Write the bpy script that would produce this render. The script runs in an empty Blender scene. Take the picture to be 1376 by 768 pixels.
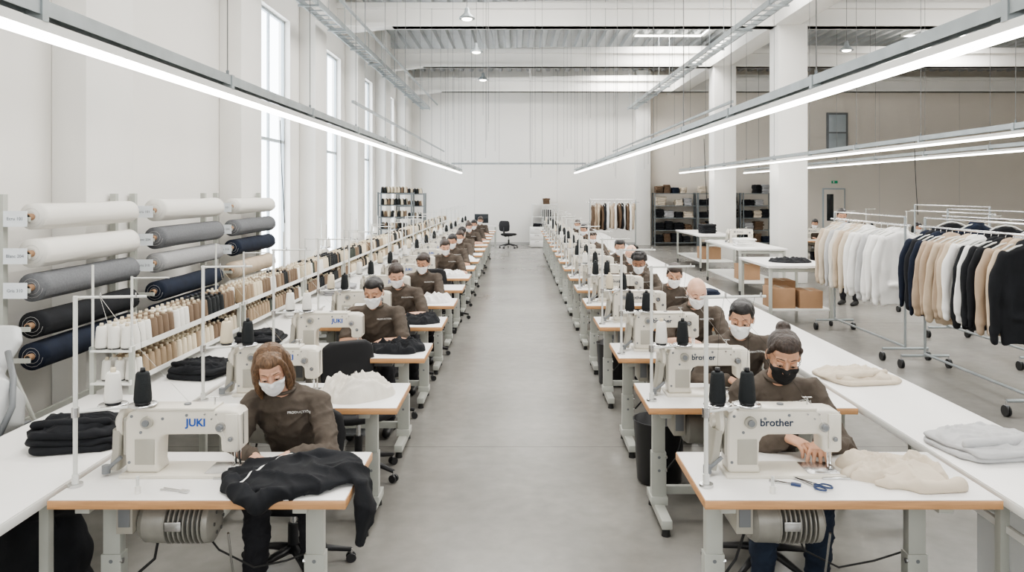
import bpy, math, random
from mathutils import Vector, Matrix, noise
from mathutils.bvhtree import BVHTree
random.seed(7)
V=Vector
sc=bpy.context.scene
COL=sc.collection
try:
    sc.view_settings.view_transform='AgX'; sc.view_settings.look='AgX - Medium High Contrast'; sc.view_settings.exposure=.06
except Exception as e: print(e)
# ---------------------------------------------------------------- materials
MATS={}
def mat(name,col,rough=.5,metal=0.,var=0.,vscale=8.,bump=0.,bscale=40.,emit=0.,stretch=None,spec=None,alpha=None):
    m=bpy.data.materials.new(name); m.use_nodes=True
    nt=m.node_tree; b=nt.nodes['Principled BSDF']
    b.inputs['Base Color'].default_value=(*col,1); b.inputs['Roughness'].default_value=rough
    b.inputs['Metallic'].default_value=metal
    if spec is not None: b.inputs['Specular IOR Level'].default_value=spec
    if emit:
        b.inputs['Emission Color'].default_value=(*col,1); b.inputs['Emission Strength'].default_value=emit
    if alpha is not None: b.inputs['Alpha'].default_value=alpha
    tc=nt.nodes.new('ShaderNodeTexCoord'); mp=nt.nodes.new('ShaderNodeMapping')
    nt.links.new(tc.outputs['Object'],mp.inputs['Vector'])
    if stretch: mp.inputs['Scale'].default_value=stretch
    if var:
        n=nt.nodes.new('ShaderNodeTexNoise'); n.inputs['Scale'].default_value=vscale; n.inputs['Detail'].default_value=5
        nt.links.new(mp.outputs[0],n.inputs['Vector'])
        r=nt.nodes.new('ShaderNodeValToRGB')
        r.color_ramp.elements[0].position=.3; r.color_ramp.elements[1].position=.7
        r.color_ramp.elements[0].color=(*[max(0,c*(1-var)) for c in col],1)
        r.color_ramp.elements[1].color=(*[min(1,c*(1+var)) for c in col],1)
        nt.links.new(n.outputs['Fac'],r.inputs[0]); nt.links.new(r.outputs[0],b.inputs['Base Color'])
    if bump:
        n2=nt.nodes.new('ShaderNodeTexNoise'); n2.inputs['Scale'].default_value=bscale; n2.inputs['Detail'].default_value=6
        nt.links.new(mp.outputs[0],n2.inputs['Vector'])
        bp=nt.nodes.new('ShaderNodeBump'); bp.inputs['Strength'].default_value=bump; bp.inputs['Distance'].default_value=.01
        nt.links.new(n2.outputs['Fac'],bp.inputs['Height']); nt.links.new(bp.outputs[0],b.inputs['Normal'])
    MATS[name]=m; return m
mat('wall_paint',(.83,.81,.77),.8,var=.015,vscale=1.,bump=.05,bscale=60)
mat('wall_warm',(.79,.735,.66),.8,var=.015,vscale=1.,bump=.05,bscale=60)
mat('joint',(.55,.54,.52),.8)
mat('beam_paint',(.84,.825,.79),.75,var=.02,vscale=1.5)
mat('deck',(.48,.50,.51),.5,metal=.1,var=.05,vscale=3)
mat('galv',(.36,.39,.40),.4,metal=.5,var=.1,vscale=6)
mat('galv_dark',(.20,.22,.23),.45,metal=.5)
mat('wire',(.18,.18,.18),.5,metal=.4)
mat('frame_grey',(.42,.47,.50),.5)
mat('window_dim',(.45,.50,.53),.15)
mat('laminate',(.83,.815,.79),.35,var=.015,vscale=4)
mat('shelf_white',(.78,.78,.75),.4)
mat('beech',(.56,.31,.15),.45,var=.18,vscale=9,stretch=(.6,8,8))
mat('leg_paint',(.47,.48,.44),.4,var=.05,vscale=5)
mat('rubber',(.03,.03,.03),.7)
mat('cream_enamel',(.70,.66,.58),.28,var=.02,vscale=6)
mat('cream_dark',(.40,.38,.33),.35)
mat('motor_paint',(.32,.31,.28),.4,metal=.2,var=.08,vscale=20)
mat('motor_dark',(.10,.10,.095),.5)
mat('steel',(.62,.62,.62),.25,metal=1.)
mat('chrome',(.8,.8,.8),.12,metal=1.)
mat('pole_white',(.68,.68,.65),.4)
mat('logo_blue',(.02,.09,.40),.4)
mat('logo_dark',(.02,.035,.07),.4)
mat('logo_white',(.75,.75,.73),.6)
mat('th_cream',(.72,.63,.48),.8,bump=.4,bscale=20,stretch=(1,1,40))
mat('th_white',(.84,.82,.77),.8,bump=.4,bscale=20,stretch=(1,1,40))
mat('th_brown',(.20,.14,.095),.8,bump=.4,bscale=20,stretch=(1,1,40))
mat('th_tan',(.36,.27,.18),.8,bump=.4,bscale=20,stretch=(1,1,40))
mat('th_black',(.012,.015,.017),.75,bump=.4,bscale=20,stretch=(1,1,40))
mat('th_olive',(.045,.055,.045),.75,bump=.4,bscale=20,stretch=(1,1,40))
mat('chair_black',(.018,.018,.02),.75,bump=.2,bscale=300)
mat('plastic_black',(.02,.02,.022),.4)
mat('shirt',(.088,.071,.057),.9,var=.12,vscale=14,bump=.2,bscale=60)
mat('trouser',(.018,.018,.022),.9,var=.2,vscale=10,bump=.2,bscale=60)
mat('jeans',(.018,.027,.048),.9,var=.25,vscale=12,bump=.2,bscale=80)
mat('shoe',(.02,.02,.02),.5)
for n_,c_ in (('skin_a',(.64,.38,.27)),('skin_b',(.51,.29,.19)),('skin_c',(.30,.16,.10)),('skin_d',(.66,.41,.30))):
    m_=mat(n_,c_,.55,var=.08,vscale=25,bump=.08,bscale=250)
    b_=m_.node_tree.nodes['Principled BSDF']; b_.inputs['Subsurface Weight'].default_value=.08; b_.inputs['Subsurface Radius'].default_value=(.01,.004,.002)
mat('hair_brown',(.15,.088,.05),.42,var=.55,vscale=14,bump=.4,bscale=24,stretch=(9,9,1.0))
mat('hair_dark',(.035,.022,.016),.4,var=.5,vscale=14,bump=.35,bscale=24,stretch=(9,9,1.0))
mat('hair_black',(.012,.01,.01),.4,var=.4,vscale=14,bump=.3,bscale=24,stretch=(9,9,1.0))
mat('mask_white',(.84,.85,.86),.85,bump=.1,bscale=300)
mat('mask_black',(.012,.012,.013),.85,bump=.1,bscale=300)
mat('eye_white',(.7,.68,.65),.25)
mat('eye_iris',(.04,.02,.01),.2)
def cloth_(n,c,v=.06): mat(n,c,.93,var=v,vscale=10,bump=.12,bscale=90)
cloth_('cl_black',(.011,.012,.015),.2); cloth_('cl_navy',(.010,.0155,.032),.2); cloth_('cl_white',(.82,.81,.79),.02)
cloth_('cl_cream',(.61,.53,.43)); cloth_('cl_beige',(.42,.325,.24)); cloth_('cl_sand',(.54,.44,.335)); cloth_('cl_grey',(.38,.38,.39))
cloth_('cl_lightgrey',(.50,.50,.505)); cloth_('cl_brown',(.13,.085,.055)); cloth_('cl_offwhite',(.72,.68,.61),.03)
mat('roll_white',(.79,.77,.72),.9,bump=.1,bscale=30)
mat('roll_grey',(.16,.165,.175),.92,var=.12,vscale=60,bump=.15,bscale=50)
mat('roll_midgrey',(.32,.32,.325),.92,var=.1,vscale=60,bump=.15,bscale=50)
mat('card',(.40,.25,.15),.85,var=.06,vscale=6)
mat('tag',(.80,.84,.88),.6)
mat('tag_ink',(.15,.17,.2),.7)
mat('machine_grey',(.60,.61,.61),.35,var=.03,vscale=5)
mat('machine_mid',(.20,.21,.22),.4)
mat('scissor_blue',(.03,.055,.14),.35)
mat('exit_green',(.02,.25,.12),.5,emit=.2)
mat('led',(1.,.97,.91),.5,emit=15.)
mat('lamp_glow',(1.,.93,.82),.5,emit=12.)
mat('screen',(.02,.025,.03),.2)
mat('bin_clear',(.78,.80,.80),.25,alpha=.45)
g=bpy.data.materials.new('glass'); g.use_nodes=True; nt=g.node_tree; nt.nodes.clear()
o=nt.nodes.new('ShaderNodeOutputMaterial'); mx=nt.nodes.new('ShaderNodeMixShader'); t=nt.nodes.new('ShaderNodeBsdfTransparent'); gl=nt.nodes.new('ShaderNodeBsdfGlossy')
gl.inputs['Roughness'].default_value=.05; mx.inputs[0].default_value=.04
nt.links.new(t.outputs[0],mx.inputs[1]); nt.links.new(gl.outputs[0],mx.inputs[2]); nt.links.new(mx.outputs[0],o.inputs[0]); MATS['glass']=g
# floor: polished concrete with cut joints
fm=bpy.data.materials.new('polished_concrete'); fm.use_nodes=True; nt=fm.node_tree; b=nt.nodes['Principled BSDF']
tc=nt.nodes.new('ShaderNodeTexCoord')
n1=nt.nodes.new('ShaderNodeTexNoise'); n1.inputs['Scale'].default_value=.6; n1.inputs['Detail'].default_value=8; n1.inputs['Roughness'].default_value=.55
n2=nt.nodes.new('ShaderNodeTexNoise'); n2.inputs['Scale'].default_value=9; n2.inputs['Detail'].default_value=8
nt.links.new(tc.outputs['Object'],n1.inputs['Vector']); nt.links.new(tc.outputs['Object'],n2.inputs['Vector'])
r1=nt.nodes.new('ShaderNodeValToRGB'); r1.color_ramp.elements[0].position=.3; r1.color_ramp.elements[1].position=.7
r1.color_ramp.elements[0].color=(.262,.252,.232,1); r1.color_ramp.elements[1].color=(.355,.345,.32,1)
nt.links.new(n1.outputs['Fac'],r1.inputs[0])
mxc=nt.nodes.new('ShaderNodeMixRGB'); mxc.blend_type='MULTIPLY'; mxc.inputs[0].default_value=.28
nt.links.new(r1.outputs[0],mxc.inputs[1]); nt.links.new(n2.outputs['Fac'],mxc.inputs[2])
sx=nt.nodes.new('ShaderNodeSeparateXYZ'); nt.links.new(tc.outputs['Object'],sx.inputs[0])
def joint(out,off,per):
    a=nt.nodes.new('ShaderNodeMath'); a.operation='ADD'; a.inputs[1].default_value=off; nt.links.new(out,a.inputs[0])
    m=nt.nodes.new('ShaderNodeMath'); m.operation='PINGPONG'; m.inputs[1].default_value=per/2; nt.links.new(a.outputs[0],m.inputs[0])
    l=nt.nodes.new('ShaderNodeMath'); l.operation='LESS_THAN'; l.inputs[1].default_value=.006; nt.links.new(m.outputs[0],l.inputs[0]); return l
ja=joint(sx.outputs['Y'],-5.95,5.6); jb=joint(sx.outputs['X'],-3.3,6.6)
mj=nt.nodes.new('ShaderNodeMath'); mj.operation='MAXIMUM'; nt.links.new(ja.outputs[0],mj.inputs[0]); nt.links.new(jb.outputs[0],mj.inputs[1])
mj2=nt.nodes.new('ShaderNodeMath'); mj2.operation='MULTIPLY'; mj2.inputs[1].default_value=.6; nt.links.new(mj.outputs[0],mj2.inputs[0])
mxj=nt.nodes.new('ShaderNodeMixRGB'); nt.links.new(mj2.outputs[0],mxj.inputs[0]); nt.links.new(mxc.outputs[0],mxj.inputs[1]); mxj.inputs[2].default_value=(.08,.08,.075,1)
nt.links.new(mxj.outputs[0],b.inputs['Base Color'])
rr=nt.nodes.new('ShaderNodeMapRange'); rr.inputs[3].default_value=.16; rr.inputs[4].default_value=.32; nt.links.new(n1.outputs['Fac'],rr.inputs[0]); nt.links.new(rr.outputs[0],b.inputs['Roughness'])
MATS['polished_concrete']=fm
# ---------------------------------------------------------------- mesh builder
class MB:
    def __init__(s): s.v=[];s.f=[];s.m=[];s.s=[]
    def add(s,vs,fs,m='x',smooth=False,M=None):
        o=len(s.v)
        if M is not None: vs=[M@V(p) for p in vs]
        s.v.extend([tuple(p) for p in vs]); s.f.extend([tuple(i+o for i in f) for f in fs])
        s.m.extend([m]*len(fs)); s.s.extend([smooth]*len(fs))
    def box(s,c,d,m='x',R=None):
        x,y,z=d[0]/2,d[1]/2,d[2]/2
        vs=[V((a*x,b_*y,c_*z)) for a in(-1,1) for b_ in(-1,1) for c_ in(-1,1)]
        if R is not None: vs=[R@p for p in vs]
        vs=[p+V(c) for p in vs]
        s.add(vs,[(0,1,3,2),(4,6,7,5),(0,4,5,1),(2,3,7,6),(0,2,6,4),(1,5,7,3)],m)
    def bb(s,x0,x1,y0,y1,z0,z1,m='x'): s.box(((x0+x1)/2,(y0+y1)/2,(z0+z1)/2),(x1-x0,y1-y0,z1-z0),m)
    def cyl(s,p0,p1,r0,r1=None,seg=12,m='x',caps=True):
        if r1 is None:r1=r0
        p0=V(p0);p1=V(p1);t=(p1-p0).normalized()
        a=t.orthogonal().normalized();b_=t.cross(a)
        vs=[];fs=[]
        for p,r in((p0,r0),(p1,r1)):
            for i in range(seg):
                w=2*math.pi*i/seg; vs.append(p+(a*math.cos(w)+b_*math.sin(w))*r)
        for i in range(seg): j=(i+1)%seg; fs.append((i,j,seg+j,seg+i))
        s.add(vs,fs,m,True)
        if caps: s.add(vs,[tuple(range(seg-1,-1,-1)),tuple(range(seg,2*seg))],m)
    def lathe(s,prof,loc=(0,0,0),seg=16,m='x',R=None,smooth=True):
        vs=[];fs=[];n=len(prof)
        for r,z in prof:
            for i in range(seg):
                w=2*math.pi*i/seg; p=V((r*math.cos(w),r*math.sin(w),z))
                if R is not None:p=R@p
                vs.append(p+V(loc))
        for k in range(n-1):
            for i in range(seg): j=(i+1)%seg; fs.append((k*seg+i,k*seg+j,(k+1)*seg+j,(k+1)*seg+i))
        fs.append(tuple(range(seg-1,-1,-1))); fs.append(tuple((n-1)*seg+i for i in range(seg)))
        s.add(vs,fs,m,smooth)
    def tube(s,path,r,seg=8,m='x'):
        path=[V(p) for p in path]; rs=r if isinstance(r,(list,tuple)) else [r]*len(path)
        vs=[];fs=[];a=None
        for i,p in enumerate(path):
            t=(path[min(i+1,len(path)-1)]-path[max(i-1,0)]).normalized()
            a=t.orthogonal().normalized() if a is None else (a-t*a.dot(t)).normalized()
            b_=t.cross(a)
            for k in range(seg):
                w=2*math.pi*k/seg; vs.append(p+(a*math.cos(w)+b_*math.sin(w))*rs[i])
        for i in range(len(path)-1):
            for k in range(seg): j=(k+1)%seg; fs.append((i*seg+k,i*seg+j,(i+1)*seg+j,(i+1)*seg+k))
        fs.append(tuple(range(seg-1,-1,-1))); fs.append(tuple((len(path)-1)*seg+k for k in range(seg)))
        s.add(vs,fs,m,True)
    def prism(s,poly,y0,y1,m='x'):   # poly in xz
        n=len(poly); vs=[(x,y0,z) for x,z in poly]+[(x,y1,z) for x,z in poly]
        fs=[(i,(i+1)%n,n+(i+1)%n,n+i) for i in range(n)]
        s.add(vs,fs+[tuple(range(n-1,-1,-1)),tuple(range(n,2*n))],m)
    def loft(s,rings,m='x',seg=20,side=V((1,0,0)),smooth=True,power=2.):
        C=[V(r[0]) for r in rings]; vs=[];fs=[]
        for i,r in enumerate(rings):
            t=(C[min(i+1,len(C)-1)]-C[max(i-1,0)]).normalized()
            a=(side-t*side.dot(t)).normalized(); b_=t.cross(a)
            for k in range(seg):
                w=2*math.pi*k/seg; c_,s_=math.cos(w),math.sin(w)
                c_=math.copysign(abs(c_)**(2/power),c_); s_=math.copysign(abs(s_)**(2/power),s_)
                vs.append(C[i]+a*c_*r[1]+b_*s_*r[2])
        for i in range(len(C)-1):
            for k in range(seg): j=(k+1)%seg; fs.append((i*seg+k,i*seg+j,(i+1)*seg+j,(i+1)*seg+k))
        fs.append(tuple(range(seg-1,-1,-1))); fs.append(tuple((len(C)-1)*seg+k for k in range(seg)))
        s.add(vs,fs,m,smooth)
    def cap(s,p0,p1,r0,r1,m='x',seg=14):
        p0=V(p0);p1=V(p1);t=(p1-p0); t=t.normalized() if t.length>1e-6 else V((0,0,1))
        a=t.orthogonal().normalized();b_=t.cross(a);R=[]
        for k in range(1,6): w=math.pi/2*k/5; R.append((p0-t*r0*math.cos(w),r0*math.sin(w)))
        for k in range(0,5): w=math.pi/2*k/5; R.append((p1+t*r1*math.sin(w),r1*math.cos(w)))
        vs=[];fs=[]
        for c,r in R:
            for i in range(seg): w=2*math.pi*i/seg; vs.append(c+(a*math.cos(w)+b_*math.sin(w))*r)
        for k in range(len(R)-1):
            for i in range(seg): j=(i+1)%seg; fs.append((k*seg+i,k*seg+j,(k+1)*seg+j,(k+1)*seg+i))
        fs.append(tuple(range(seg-1,-1,-1))); fs.append(tuple((len(R)-1)*seg+i for i in range(seg)))
        s.add(vs,fs,m,True)
    def chain(s,pts,rs,m='x',seg=14):
        for i in range(len(pts)-1): s.cap(pts[i],pts[i+1],rs[i],rs[i+1],m,seg)
    def ell(s,c,r,m='x',R=None,seg=18,rings=12):
        prof=[(math.sin(math.pi*k/rings),-math.cos(math.pi*k/rings)) for k in range(1,rings)]
        vs=[];fs=[]
        for pr,pz in prof:
            for i in range(seg):
                w=2*math.pi*i/seg; p=V((pr*math.cos(w)*r[0],pr*math.sin(w)*r[1],pz*r[2]))
                if R is not None:p=R@p
                vs.append(p+V(c))
        n=len(prof)
        for k in range(n-1):
            for i in range(seg): j=(i+1)%seg; fs.append((k*seg+i,k*seg+j,(k+1)*seg+j,(k+1)*seg+i))
        for k,sg in((0,-1),(n-1,1)):
            p=V((0,0,sg*r[2]))
            if R is not None:p=R@p
            vs.append(p+V(c)); q=len(vs)-1
            for i in range(seg):
                j=(i+1)%seg; fs.append((q,k*seg+j,k*seg+i) if sg<0 else (q,k*seg+i,k*seg+j))
        s.add(vs,fs,m,True)
    def mesh_in(s,me,m=None,M=None,smooth=True):
        vs=[v.co.copy() for v in me.vertices]; fs=[tuple(p.vertices) for p in me.polygons]
        s.add(vs,fs,m,smooth,M)
    def text(s,txt,size,m,M,ext=.0008,align='CENTER',off=0.):
        cu=bpy.data.curves.new('t','FONT'); cu.body=txt; cu.size=size; cu.align_x=align; cu.extrude=ext; cu.resolution_u=3; cu.offset=off
        ob=bpy.data.objects.new('t',cu); COL.objects.link(ob); dg=bpy.context.evaluated_depsgraph_get()
        me=bpy.data.meshes.new_from_object(ob.evaluated_get(dg)); s.mesh_in(me,m,M,False)
        bpy.data.objects.remove(ob); bpy.data.meshes.remove(me)
    def build(s,name,bevel=0.,bseg=2):
        me=bpy.data.meshes.new(name); me.from_pydata(s.v,[],s.f)
        names=[]
        for n in s.m:
            if n not in names: names.append(n)
        idx={n:i for i,n in enumerate(names)}
        for n in names: me.materials.append(MATS.get(n))
        me.polygons.foreach_set('material_index',[idx[n] for n in s.m]); me.polygons.foreach_set('use_smooth',s.s); me.update()
        if bevel:
            def f(ob):
                mo=ob.modifiers.new('b','BEVEL'); mo.width=bevel; mo.segments=bseg; mo.limit_method='ANGLE'; mo.angle_limit=math.radians(50); mo.harden_normals=False
            me=bake(me,f)
            me.polygons.foreach_set('use_smooth',[True]*len(me.polygons)); me.set_sharp_from_angle(angle=math.radians(32))
            me.name=name
        return me
def bake(me,fn):
    ob=bpy.data.objects.new('tmp',me); COL.objects.link(ob); fn(ob)
    dg=bpy.context.evaluated_depsgraph_get(); r=bpy.data.meshes.new_from_object(ob.evaluated_get(dg))
    bpy.data.objects.remove(ob); bpy.data.meshes.remove(me); return r
def remesh(mb,vox,sm=3,wr=None):
    me=bpy.data.meshes.new('r'); me.from_pydata(mb.v,[],mb.f); me.update()
    def f(ob):
        mo=ob.modifiers.new('r','REMESH'); mo.mode='VOXEL'; mo.voxel_size=vox
        if sm: s_=ob.modifiers.new('s','SMOOTH'); s_.factor=.5; s_.iterations=sm
    me=bake(me,f)
    if wr:
        for v,nn in [(v,v.normal.copy()) for v in me.vertices]: v.co+=nn*wr(v.co)
    return me
def obj(name,me,loc=(0,0,0),rz=0,parent=None,sc_=None):
    o=bpy.data.objects.new(name,me); COL.objects.link(o); o.location=loc; o.rotation_euler=(0,0,rz)
    if parent: o.parent=parent
    if sc_: o.scale=(sc_,)*3 if not isinstance(sc_,(tuple,list)) else sc_
    return o
def setmat(o,m,i=0):
    o.material_slots[i].link='OBJECT'; o.material_slots[i].material=MATS[m]
def one(name,fn,bevel=0.,loc=(0,0,0),rz=0):
    mb=MB(); fn(mb); return obj(name,mb.build(name,bevel),loc,rz)
Rx=lambda a:Matrix.Rotation(math.radians(a),3,'X')
Ry=lambda a:Matrix.Rotation(math.radians(a),3,'Y')
Rz=lambda a:Matrix.Rotation(math.radians(a),3,'Z')
def ridge(x,y,z): return 1-min(1,abs(noise.noise(V((x,y,z))))*2.6)
# ---------------------------------------------------------------- camera
cd=bpy.data.cameras.new('camera'); cam=bpy.data.objects.new('camera',cd); COL.objects.link(cam)
cam.location=(0,0,2.0); cam.rotation_euler=(math.pi/2,0,0); cd.sensor_width=36; cd.lens=36*1020/1376
cd.shift_x=-7/1376; cd.shift_y=-127/1376; cd.clip_end=200; sc.camera=cam
# ---------------------------------------------------------------- room
WX=-3.95; RX=20.; BY=28.5; FY=-4.; RZ=6.5
one('floor',lambda m:m.bb(WX-.3,RX+.3,FY-.3,BY+.3,-.2,0,'polished_concrete'))
wins=[(11.6,13.2),(15.35,17.0),(19.0,20.7),(22.6,24.3),(25.8,27.4)]
def wl(m):
    z0,z1=.65,4.95
    m.bb(WX-.2,WX,FY,BY,0,z0,'wall_paint'); m.bb(WX-.2,WX,FY,BY,z1,RZ+.3,'wall_paint')
    y=FY
    for a,b_ in wins: m.bb(WX-.2,WX,y,a,z0,z1,'wall_paint'); y=b_
    m.bb(WX-.2,WX,y,BY,z0,z1,'wall_paint')
one('wall_left',wl)
for i,(a,b_) in enumerate(wins):
    def wf(m):
        x=WX-.12
        for yy in(a+.02,b_-.02): m.box((x,yy,2.8),(.05,.04,4.3),'frame_grey')
        for zz in(.68,2.85,4.93): m.box((x,(a+b_)/2,zz),(.05,b_-a,.05),'frame_grey')
        m.box((x,(a+b_)/2,2.8),(.04,.035,4.3),'frame_grey')
        m.bb(x-.004,x+.004,a,b_,.65,4.95,'glass')
        m.bb(WX-.18,WX+.04,a,b_,.62,.655,'shelf_white')
    one('window_%d'%(i+1),wf)
for i,y in enumerate((6.83,10.45,14.15,17.8,21.5,25.1)):
    one('column',lambda m:(m.bb(WX,WX+.3,y-.4,y+.4,0,RZ,'beam_paint')),.015)
one('wall_back',lambda m:(m.bb(WX-.3,4.5,BY,BY+.3,0,RZ+.3,'wall_paint'),m.bb(4.5,RX,BY,BY+.3,0,RZ+.3,'wall_warm')))
def jn(m):
    for x in(-1.6,1.5,7.9,10.6,13.6,16.6): m.bb(x-.005,x+.005,BY-.004,BY,0,RZ,'joint')
one('trim_1',jn)
one('wall_pilaster',lambda m:m.bb(4.42,4.95,BY-.35,BY,0,RZ,'beam_paint'),.015)
one('wall_right',lambda m:m.bb(RX,RX+.3,FY,BY,0,RZ+.3,'wall_warm'))
one('wall_front',lambda m:m.bb(WX-.3,RX+.3,FY-.3,FY,0,RZ+.3,'wall_paint'))
one('baseboard_left',lambda m:m.bb(WX,WX+.015,FY,BY,0,.1,'joint'))
one('baseboard_back',lambda m:m.bb(WX,RX,BY-.012,BY,0,.1,'joint'))
def ce(m):
    x=WX; per=.36
    while x<RX:
        pts=[(x,RZ),(x+.13,RZ),(x+.17,RZ+.11),(x+.32,RZ+.11),(x+per,RZ)]
        for k in range(4):
            (a,za),(b_,zb)=pts[k],pts[k+1]
            m.add([(a,FY,za),(b_,FY,zb),(b_,BY,zb),(a,BY,za)],[(0,1,2,3)],'deck')
        x+=per
    m.bb(WX,RX,FY,BY,RZ+.13,RZ+.2,'deck')
one('ceiling',ce)
for y in(0.,5.6,11.2,16.8,22.2,27.7):
    def bm(m):
        P=[(WX,5.5),(WX+1.2,5.62),(RX-1,5.62),(RX,5.5),(RX,6.12),(8,6.24),(0.5,6.18),(WX,6.05)]
        m.prism(P,y-.14,y+.14,'beam_paint')
        m.bb(WX,RX,y-.24,y+.24,6.0,6.12,'beam_paint'); m.bb(WX,RX,y-.2,y+.2,5.62,5.70,'beam_paint')
    one('roof_beam',bm)
one('longitudinal_beam',lambda m:(m.bb(5.6,6.15,9.,BY,5.62,6.2,'beam_paint')),.01)
for y in(16.8,22.2,):
    one('pillar',lambda m:(m.bb(5.68,6.32,y-.3,y+.3,0,5.64,'beam_paint')),.02)
def area(name,loc,sx_,sy_,p,rot=(0,0,0),col=(1,.975,.935)):
    l=bpy.data.lights.new(name,'AREA'); l.shape='RECTANGLE'; l.size=sx_; l.size_y=sy_; l.energy=p; l.color=col
    o=bpy.data.objects.new(name,l); COL.objects.link(o); o.location=loc; o.rotation_euler=rot; return o
for (x,y) in((4.3,21.1),(3.9,26.8),(-.2,2.8),(-.2,8.4),(-.2,14.),(4.6,8.4),(4.6,14),(10,2.8),(10,8.4),(10,14.),(12,21.1),(.5,24.8),(16,14.)):  # first pair are real skylights; the rest are added to brighten the hall
    big= y<15
    w,d=(2.6,2.2) if big else (1.9,1.2)
    if y==26.8: d=.7
    def sk(m):
        for s_ in(-1,1):
            m.box((x+s_*(w/2+.04),y,RZ-.04),(.08,d+.16,.08),'shelf_white'); m.box((x,y+s_*(d/2+.04),RZ-.04),(w+.16,.08,.08),'shelf_white')
    one('skylight',sk)
    area('skylight_light',(x,y,RZ-.03),w,d,225 if big else (260 if x==12 else 180))  # fill light under each frame, raised on the right to lift the warm wall
for x in(-1.5,3.,8.,14.):  # unseen windows behind the camera, added to carry soft fill light
    def wf2(m):
        for s_ in(-1,0,1): m.box((x+s_*1.6,FY+.05,3.2),(.08,.08,4.),'frame_grey')
        for z in(1.2,3.2,5.2): m.box((x,FY+.05,z),(3.28,.08,.08),'frame_grey')
    one('window_front',wf2)
    area('window_front_light',(x,FY+.09,3.2),3.1,3.9,130,(math.radians(90),0,0),(.95,.98,1))  # added fill, aimed forward to light the faces softly
def dr(m):
    m.bb(11.45,12.3,BY-.05,BY,0,2.12,'frame_grey'); m.bb(11.5,12.25,BY-.06,BY-.01,0,2.07,'wall_warm'); m.bb(11.6,11.85,BY-.065,BY-.05,.9,1.9,'screen')
    m.cyl((12.18,BY-.1,1.02),(12.08,BY-.1,1.02),.012,m='steel')
one('door_1',dr,.004)
def wb(m):
    m.bb(11.6,12.4,BY-.05,BY,3.45,4.95,'machine_mid'); m.bb(11.68,12.32,BY-.06,BY-.02,3.53,4.17,'window_dim'); m.bb(11.68,12.32,BY-.06,BY-.02,4.23,4.87,'window_dim')
one('window_6',wb,.004)
one('exit_sign',lambda m:(m.bb(11.8,12.0,BY-.08,BY,2.3,2.4,'exit_green'),m.bb(11.82,11.88,BY-.084,BY-.08,2.32,2.38,'logo_white')),.003)
w=bpy.data.worlds.new('w'); sc.world=w; w.use_nodes=True; wn=w.node_tree.nodes['Background']; wn.inputs[0].default_value=(.88,.94,1,1); wn.inputs[1].default_value=7.
# ---------------------------------------------------------------- linear lights
def strip(x,y0,y1,z=2.61):
    def f(m):
        m.bb(x-.035,x+.035,y0,y1,z+.012,z+.05,'shelf_white'); m.bb(x-.028,x+.028,y0,y1,z-.01,z+.012,'led')
        m.bb(x-.03,x+.03,y0,y1,z+.13,z+.136,'galv'); m.bb(x-.031,x-.027,y0,y1,z+.075,z+.135,'galv'); m.bb(x+.027,x+.031,y0,y1,z+.075,z+.135,'galv')
        y=y0+.4
        while y<y1:
            m.bb(x-.038,x+.038,y-.02,y+.02,z+.05,z+.14,'galv'); m.cyl((x,y,z+.13),(x,y,RZ),.0038,seg=5,m='wire')
            m.cyl((x,y,z+.14),(x,y,z+.17),.01,seg=6,m='galv_dark')
            y+=1.95
    one('linear_ceiling_light',f)
strip(-1.87,.6,25.4); strip(1.93,.6,25.4); strip(5.45,4,25.4); strip(7.6,4,25.4)
one('cross_rail',lambda m:(m.bb(-2.2,2.3,25.35,25.41,2.9,2.96,'galv'),[m.cyl((x,25.38,2.9),(x,25.38,2.72),.008,seg=6,m='galv') for x in(-1.87,1.93)],[m.cyl((x,25.38,2.95),(x,25.38,RZ),.004,seg=5,m='wire') for x in(-1.87,-.6,.6,1.93)]))
def tray(m,x,z):
    for dx in(-.13,.13): m.bb(x+dx-.014,x+dx+.014,6,BY-.5,z,z+.10,'galv')
    y=6.
    while y<BY-.5: m.bb(x-.13,x+.13,y-.015,y+.015,z,z+.02,'galv'); y+=.35
    y=6.5
    while y<BY-.5: [m.cyl((x+d,y,z),(x+d,y,RZ),.006,seg=5,m='galv') for d in(-.15,.15)]; m.bb(x-.17,x+.17,y-.02,y+.02,z-.03,z,'galv'); y+=1.9
one('cable_tray',lambda m:(tray(m,-3.35,5.0),m.cyl((-3.0,6,5.25),(-3.0,BY-.05,5.25),.03,seg=10,m='galv')))
one('cable_tray',lambda m:tray(m,4.2,5.0))
def hw(m):
    r=random.Random(3)
    for i in range(40):
        x=r.choice([-2.6,-1.2,-.5,.4,1.2,2.6,3.4])+r.uniform(-.1,.1); y=r.uniform(12,27)
        m.cyl((x,y,r.uniform(2.4,3.4)),(x,y,RZ),.0035,seg=4,m='wire')
    for x in(-2.6,3.4): m.bb(x-.02,x+.02,12,27,3.4,3.44,'galv')
    for (x,y) in((3.2,13.),(-3,9.6),(6.8,13)): m.tube([(x,y,2.9),(x+.02,y,2.3),(x+.06,y,1.6)],.006,6,'rubber')
one('power_drop_cables',hw)
for (x,y,z) in((-.86,16,4.93),(-.9,20,4.93),(6.9,15.9,4.95),(-.86,13.,4.95),(9.3,20,4.93)):
    one('pendant_lamp',lambda m:(m.lathe([(.02,.2),(.035,.18),(.05,.1),(.13,.03),(.14,0),(.13,0)],(x,y,z),20,'galv'),m.ell((x,y,z+.0),(.09,.09,.03),'lamp_glow'),m.cyl((x,y,z+.18),(x,y,RZ),.005,seg=5,m='wire')))
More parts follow.
